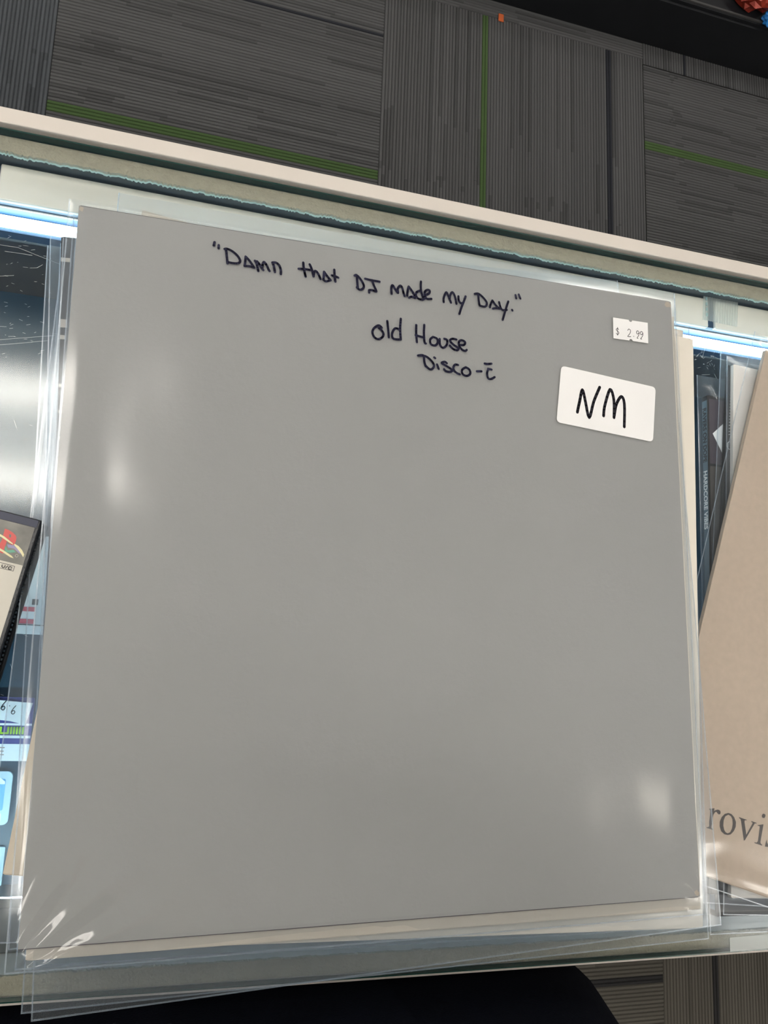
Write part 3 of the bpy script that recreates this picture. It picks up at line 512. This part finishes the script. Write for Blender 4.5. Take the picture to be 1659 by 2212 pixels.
p = at(1664, 27, FLOOR + .15); crumple('blue_packet', 'small bright blue packet beside the red foil', 'packet', p.x + .01, p.y - .01, .024, .016, .013, M['blue'], 3, FLOOR + .1305)
p = at(1082, 39, FLOOR + .002); o = obj('orange_scrap', B(-.006, .006, -.009, .009, 0, .002, bev=.0006), M['orange']); o.location = (p.x, p.y, FLOOR + .0018)
tag(o, 'tiny orange scrap lying on the carpet near the black display base', 'scrap')

# ---------------- the person at the clerk's side
def skin_mesh(name, verts, edges, radii, m, parent, sub=2, root=0):
    me = bpy.data.meshes.new(name); me.from_pydata(verts, edges, []); o = bpy.data.objects.new(name, me); C.objects.link(o)
    md = o.modifiers.new('s', 'SKIN'); md.use_smooth_shade = True; md.branch_smoothing = .5
    for i, r in enumerate(radii): me.skin_vertices[0].data[i].radius = r if isinstance(r, tuple) else (r, r)
    me.skin_vertices[0].data[root].use_root = True
    sb = o.modifiers.new('b', 'SUBSURF'); sb.levels = sub; sb.render_levels = sub
    dg = bpy.context.evaluated_depsgraph_get(); nm = bpy.data.meshes.new_from_object(o.evaluated_get(dg)); o.modifiers.clear(); o.data = nm; nm.name = name
    bpy.data.meshes.remove(me)
    for q in m: nm.materials.append(q)
    if parent: o.parent = parent
    return o
PX, PY = .024, -.354
per = thing('person', 'person in black sweatshirt and trousers standing against the clerk side of the counter', 'person', (PX, PY, FLOOR))
V = [(0, 0, .93), (0, 0, 1.08), (0, .01, 1.24), (0, 0, 1.40), (0, .01, 1.49),
     (.10, 0, .86), (.11, .01, .50), (.115, -.02, .10), (.125, .10, .04),
     (-.10, 0, .86), (-.11, .01, .50), (-.115, -.02, .10), (-.125, .10, .04),
     (.185, -.01, 1.39), (.225, -.13, 1.12), (.235, -.13, .88), (.235, -.12, .82),
     (-.185, -.01, 1.39), (-.225, -.13, 1.12), (-.235, -.13, .88), (-.235, -.12, .82)]
Ed = [(0, 1), (1, 2), (2, 3), (3, 4), (0, 5), (5, 6), (6, 7), (7, 8), (0, 9), (9, 10), (10, 11), (11, 12), (3, 13), (13, 14), (14, 15), (15, 16), (3, 17), (17, 18), (18, 19), (19, 20)]
Rd = [(.15, .12), (.145, .12), (.16, .125), (.13, .10), .058, .095, .065, .048, .045, .095, .065, .048, .045, .07, .052, .038, .034, .07, .052, .038, .034]
bd = skin_mesh('body', V, Ed, Rd, [M['denim'], M['cloth'], M['skin'], M['shoe']], per)
for f in bd.data.polygons:
    c = f.center; f.material_index = 3 if c.z < .09 else (2 if c.z > 1.475 or (abs(c.x) > .2 and c.z < .86) else (1 if c.z > .95 else 0))
# loose sweatshirt: closed loft round the torso
bm = bmesh.new(); rings = []
for z, a, b, dy in ((.90, .225, .150, 0), (.93, .222, .158, .0), (.99, .213, .157, .001), (1.06, .190, .154, .002), (1.12, .175, .150, .003), (1.20, .165, .145, .006), (1.28, .21, .145, .006), (1.38, .19, .125, 0), (1.44, .11, .09, 0)):
    rings.append([bm.verts.new((a * math.copysign(abs(math.cos(t)) ** .27, math.cos(t)), dy + b * math.copysign(abs(math.sin(t)) ** .27, math.sin(t)), z + .004 * math.sin(5 * t))) for t in [2 * PI * k / 48 for k in range(48)]])
for r0, r1 in zip(rings, rings[1:]):
    for i in range(48): bm.faces.new((r0[i], r0[(i + 1) % 48], r1[(i + 1) % 48], r1[i]))
sw = obj('sweatshirt', bm, M['cloth'], per, smooth=True)
bm = bmesh.new(); rr = []
for x in [-.165 + .221 * k / 14 for k in range(15)]:
    yy = .156 * (max(0, 1 - (abs(x) / .19) ** 7.4)) ** (1 / 7.4); rr.append([bm.verts.new((x, yy + o_, z)) for o_, z in ((.003, .93), (.006, 1.0), (.001, 1.13), (-.006, 1.13), (-.006, .93))])
for a, b in zip(rr, rr[1:]):
    for i in range(5): bm.faces.new((a[i], a[(i + 1) % 5], b[(i + 1) % 5], b[i]))
bm.faces.new(rr[0]); bm.faces.new(rr[-1][::-1]); obj('front_pocket', bm, M['cloth'], sw, smooth=False)
for s in (1, -1):                                        # hands with five separate fingers
    hx = s * .235; Vv = [(hx, -.04, .835), (hx, -.035, .79), (hx, -.03, .745)]; Ee = [(0, 1), (1, 2)]; Rr = [.026, (.018, .036), (.014, .036)]
    for k, (dy, L) in enumerate(((.027, .068), (.009, .076), (-.009, .070), (-.026, .055))):
        i = len(Vv); Vv += [(hx - s * .002, -.03 + dy, .735), (hx - s * .006, -.03 + dy * 1.1, .735 - L * .5), (hx - s * .020, -.03 + dy * 1.1, .735 - L)]; Ee += [(2, i), (i, i + 1), (i + 1, i + 2)]; Rr += [.0095, .0085, .0075]
    i = len(Vv); Vv += [(hx - s * .012, .010, .775), (hx - s * .018, .022, .74), (hx - s * .020, .024, .715)]; Ee += [(1, i), (i, i + 1), (i + 1, i + 2)]; Rr += [.012, .010, .0085]
    Vv = [(a, b - .08, c) for a, b, c in Vv]; skin_mesh('hand', Vv, Ee, Rr, [M['skin']], per)
bm = bmesh.new(); bmesh.ops.create_uvsphere(bm, u_segments=32, v_segments=24, radius=1)
for v in bm.verts:
    x, y, z = v.co; jaw = 1 - .28 * max(0, -z) ** 1.3; nose = .022 * math.exp(-((x / .16) ** 2 + ((z + .12) / .22) ** 2)) if y > 0 else 0
    sock = -.007 * (math.exp(-(((x - .42) / .17) ** 2 + ((z - .05) / .13) ** 2)) + math.exp(-(((x + .42) / .17) ** 2 + ((z - .05) / .13) ** 2))) if y > 0 else 0
    v.co = (x * .074 * jaw, y * .093 * (jaw if y > 0 else 1) + nose + sock + .02, z * .115 + 1.61)
obj('head', bm, M['skin'], per, smooth=True)
for s in (1, -1):
    bm = bmesh.new(); bmesh.ops.create_icosphere(bm, subdivisions=2, radius=.011); bmesh.ops.translate(bm, verts=bm.verts, vec=(s * .031, .094, 1.616)); obj('eye', bm, M['eye'], per, smooth=True)
    bm = bmesh.new(); bmesh.ops.create_icosphere(bm, subdivisions=2, radius=1)
    for v in bm.verts: v.co = (v.co.x * .008 + s * .074, v.co.y * .018 + .012, v.co.z * .03 + 1.605)
    obj('ear', bm, M['skin'], per, smooth=True)
bm = bmesh.new(); bmesh.ops.create_icosphere(bm, subdivisions=2, radius=1)
for v in bm.verts: v.co = (v.co.x * .022, v.co.y * .006 + .097, v.co.z * .006 + 1.555)
obj('mouth', bm, M['lip'], per, smooth=True)
bm = bmesh.new(); bmesh.ops.create_uvsphere(bm, u_segments=32, v_segments=20, radius=1)
for v in list(bm.verts):
    if v.co.z < -.25 or (v.co.y > .35 and v.co.z < .45): bm.verts.remove(v)
for v in bm.verts: v.co = (v.co.x * .083, v.co.y * .103 + .012, v.co.z * .122 + 1.615)
obj('hair', bm, M['hair'], per, smooth=True)
